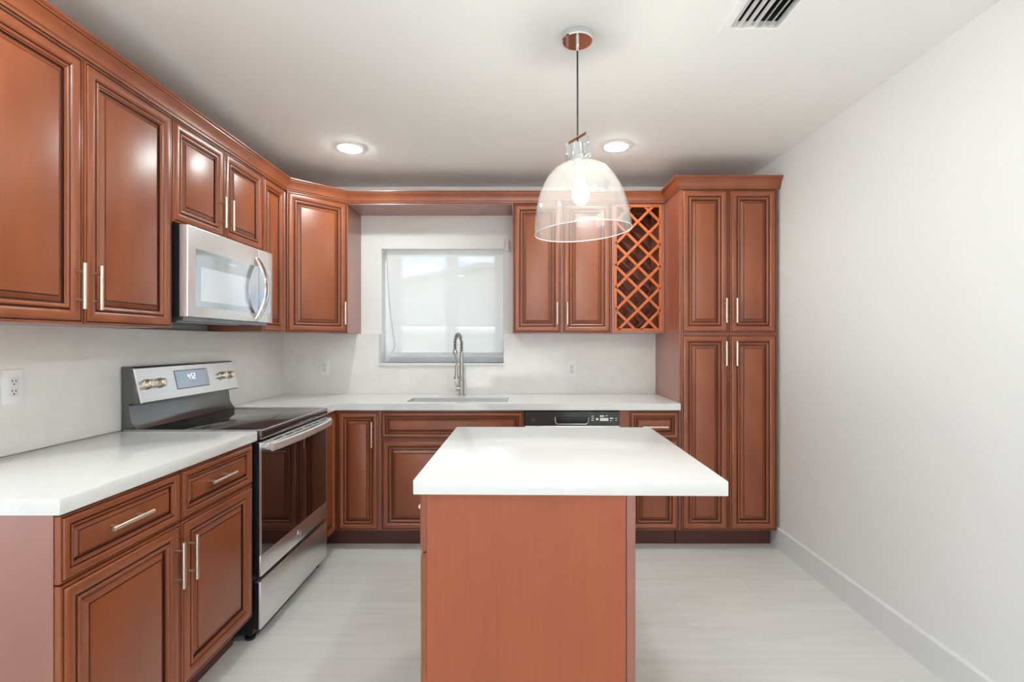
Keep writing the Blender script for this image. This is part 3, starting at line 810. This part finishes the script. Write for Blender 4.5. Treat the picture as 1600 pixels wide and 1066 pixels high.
link('badge', MB().lathe([(0, 0.05), (0.42, 0.05), (0.5, 0)], (3.75, 123.95, 32.3), (0, -1, 0), seg=24), 'grey_enamel', cpn)

# ------------------------------------------------------------------ island (its own frame: front left corner of the top)
IB, IR = (-11.6, 55.2, 0), (0, 0, math.radians(-1.0))
t = thing('kitchen_island', 'cherry kitchen island cabinet with plain veneer end panel in foreground', 'island', IB, None, IR)
K = dict(local=True)
link('body', MB().box(1.2, 24.7, 1.9, 33.4, 4.5, 34.72), 'wood_side', t, **K)
link('toe_kick', MB().box(4.5, 24.6, 2.0, 33.3, 0, 4.48), 'toe', t, **K)
link('end_panel', MB().box(1.22, 23.78, 1.5, 1.88, 0.05, 34.72), 'panel', t, **K)
m = MB(); m.box(23.86, 24.72, 1.4, 1.88, 0.05, 34.72); m.box(24.72, 24.82, 1.42, 33.4, 0.05, 34.72)
link('corner_post', m, 'wood_side', t, **K)
NX = (-1, 0, 0); MYU = (0, -1, 0)
for ya, yb in ((1.55, 17.3), (17.5, 33.35)):
    d = door_part(t, 'drawer', (1.18, yb, 27.85), MYU, NX, yb - ya, 6.6, 0.62, local=True)
    handle(d, (1.18 - OUT * 0.8, (ya + yb) / 2, 31.3), NX, False, EY, local=True)
    d = door_part(t, 'door', (1.18, yb, 4.8), MYU, NX, yb - ya, 22.85, local=True)
    handle(d, (1.18 - OUT, 16.0 if ya < 10 else 18.8, 22.2), NX, local=True)
o = link('countertop', MB().box(0, 34.7, 0, 34.6, 34.75, 36.4, bevel=0.14), 'quartz', t, local=True)
o.parent = None
o.location = Vector(IB) * S; o.rotation_euler = IR
tag(o, 'white quartz countertop on kitchen island, overhanging its right side', 'countertop', 'white quartz countertops')

# ------------------------------------------------------------------ pendant lamp (own frame: hangs from the ceiling point)
PB = (9.0, 75.3, CZ)
t = thing('pendant_lamp', 'clear glass dome pendant lamp hanging over the island', 'pendant lamp', PB)
cn = link('canopy', MB().lathe([(0, 0), (2.35, 0), (2.35, -0.75), (2.2, -0.95), (0, -0.95)], (0, 0, -0.02), seg=48), 'chrome', t, **K)
link('cord_grip', MB().tube([(0, 0, -0.9), (0, 0, -1.8), (0, 0, -2.4)], [0.25, 0.25, 0.12], seg=14), 'chrome', cn, **K)
link('cord', MB().tube([(0, 0, -1.8), (0.02, 0, -9), (0.02, 0, -16.6)], 0.13, seg=10), 'cord', t, **K)
# the head hangs slightly tilted: right side up
TA = math.radians(-3.6)
RT = Matrix.Rotation(TA, 4, 'Y')
HP = Vector((0.0, 0, -16.4))
def tilt(mb):
    for v in mb.bm.verts: v.co = HP + (RT @ v.co)
    return mb
m = MB()
m.lathe([(0, 0), (0.9, 0), (1.45, -0.15), (1.5, -0.4), (1.5, -1.9), (1.75, -2.05), (1.8, -2.75), (1.35, -2.9), (0, -2.9)], seg=40)
for k in range(12):
    a = 2 * PI * k / 12
    m.tube([(1.5 * math.cos(a), 1.5 * math.sin(a), -0.3), (1.5 * math.cos(a), 1.5 * math.sin(a), -1.9)], 0.12, seg=6)
cap = link('cap', tilt(m), 'chrome', t, **K)
yr = math.radians(-57)
m = MB()
ux, uy = math.cos(yr), math.sin(yr)
def yoke_pt(s, z): return Vector((ux * s, uy * s, z))
sq = [(-2.45, -2.6), (-2.45, 0.95), (2.45, 0.95), (2.45, -2.6)]
side = Vector((-uy, ux, 0)) * 0.33
for (s0, z0), (s1, z1) in zip(sq, sq[1:]):
    p, q = yoke_pt(s0, z0), yoke_pt(s1, z1)
    th = Vector((ux, uy, 0)) * 0.07 if s0 == s1 else Vector((0, 0, 0.07))
    vs = [m.bm.verts.new(x + a * side + b * th) for x in (p, q) for a, b in ((-1, -1), (1, -1), (1, 1), (-1, 1))]
    for q4 in ((3, 2, 1, 0), (4, 5, 6, 7), (0, 1, 5, 4), (1, 2, 6, 5), (2, 3, 7, 6), (3, 0, 4, 7)): m.bm.faces.new([vs[i] for i in q4])
for s in (-1, 1):
    m.tube([yoke_pt(s * 1.6, -2.3), yoke_pt(s * 2.75, -2.3)], 0.22, seg=12)
    m.tube([yoke_pt(s * 1.6, -0.6), yoke_pt(s * 2.7, -0.6)], 0.14, seg=10)
link('yoke', tilt(m), 'chrome', t, **K)
gp = []
for i in range(25):
    a = i / 24
    th = a * PI / 2
    gp.append((1.2 + (7.25 - 1.2) * math.sin(th) ** 0.86, -2.85 - 10.4 * (1 - math.cos(th)) ** 0.93))
gi = [(max(0.05, r - 0.12), h - (0.10 if i < 20 else 0.0)) for i, (r, h) in enumerate(gp)][::-1]
link('glass_shade', tilt(MB().lathe(gp + gi, seg=72)), 'glass', t, angle=60, **K)
link('shade_rim', tilt(MB().lathe([(gp[-1][0] + 0.06 * math.cos(a), gp[-1][1] + 0.06 * math.sin(a)) for a in [2 * PI * k / 8 for k in range(9)]], seg=72)), 'white', t, **K)  # white colour stands in for the bright glint on the glass edge
link('socket', tilt(MB().lathe([(0, -2.9), (0.75, -2.9), (0.75, -4.3), (0.62, -4.5), (0.62, -5.2), (0, -5.2)], seg=28)), 'chrome', t, **K)
bo = link('bulb', tilt(MB().lathe([(0, -5.2), (0.55, -5.25), (0.7, -5.8), (1.15, -6.8), (1.3, -7.6), (1.1, -8.5), (0.6, -9.0), (0, -9.1)], seg=28)), 'bulb', t, **K)

# ------------------------------------------------------------------ recessed lights
def can(x, y, label):
    t = thing('recessed_light', label, 'light', (x, y, CZ), 'recessed ceiling lights')
    link('trim_ring', MB().lathe([(2.75, 0), (3.35, 0), (3.3, -0.18), (2.8, -0.25), (2.75, 0)], (x, y, CZ - 0.01), seg=40), 'white', t)
    link('lens', MB().lathe([(0, -0.75), (0.9, -0.70), (1.7, -0.56), (2.3, -0.36), (2.74, -0.1), (2.74, -0.02), (0, -0.02)], (x, y, CZ), seg=40), 'lamp', t)
can(-40.0, 119.0, 'round recessed ceiling light lit above the sink window, left one')
can(23.3, 118.0, 'round recessed ceiling light lit just right of the pendant lamp')
can(-40.0, 50.0, 'added unseen ceiling light over the front left of the room')  # from here on the lights are out of view, added to brighten the room
can(23.3, 50.0, 'added unseen ceiling light over the front right of the room')
can(-40.0, -40.0, 'added unseen ceiling light at the rear left of the room')
can(23.3, -40.0, 'added unseen ceiling light at the rear right of the room')

# ------------------------------------------------------------------ air register
t = thing('air_vent', 'white ceiling air vent with dark slots above right of pendant', 'vent', ((VX0 + VX1) / 2, (VY0 + VY1) / 2, CZ))
m = MB()
m.box(VX0 - 1.1, VX0 + 0.1, VY0 - 1.1, VY1 + 1.1, CZ - 0.2, CZ - 0.01); m.box(VX1 - 0.1, VX1 + 1.1, VY0 - 1.1, VY1 + 1.1, CZ - 0.2, CZ - 0.01)
m.box(VX0 + 0.1, VX1 - 0.1, VY0 - 1.1, VY0 + 0.1, CZ - 0.2, CZ - 0.01); m.box(VX0 + 0.1, VX1 - 0.1, VY1 - 0.1, VY1 + 1.1, CZ - 0.2, CZ - 0.01)
link('vent_frame', m, 'ceil', t)
NS = 7
for i in range(NS):
    x = VX0 + 0.35 + (VX1 - VX0 - 0.7) * i / (NS - 1)
    m = MB(); tl_ = 0.10 if i < NS / 2 else -0.10
    m.prism([(x - tl_, CZ + 0.36), (x + tl_, CZ - 0.12), (x + tl_ + 0.12, CZ - 0.12), (x - tl_ + 0.12, CZ + 0.36)], 'y', VY0 + 0.05, VY1 - 0.05)
    link('louver', m, 'grille', t)
m = MB()
m.box(VX0 + 0.02, VX0 + 0.08, VY0 + 0.02, VY1 - 0.02, CZ + 0.95, CZ + 5); m.box(VX1 - 0.08, VX1 - 0.02, VY0 + 0.02, VY1 - 0.02, CZ + 0.95, CZ + 5)
m.box(VX0 + 0.08, VX1 - 0.08, VY0 + 0.02, VY0 + 0.08, CZ + 0.95, CZ + 5); m.box(VX0 + 0.08, VX1 - 0.08, VY1 - 0.08, VY1 - 0.02, CZ + 0.95, CZ + 5)
m.box(VX0 + 0.02, VX1 - 0.02, VY0 + 0.02, VY1 - 0.02, CZ + 5, CZ + 5.1)
link('duct', m, 'duct', t)
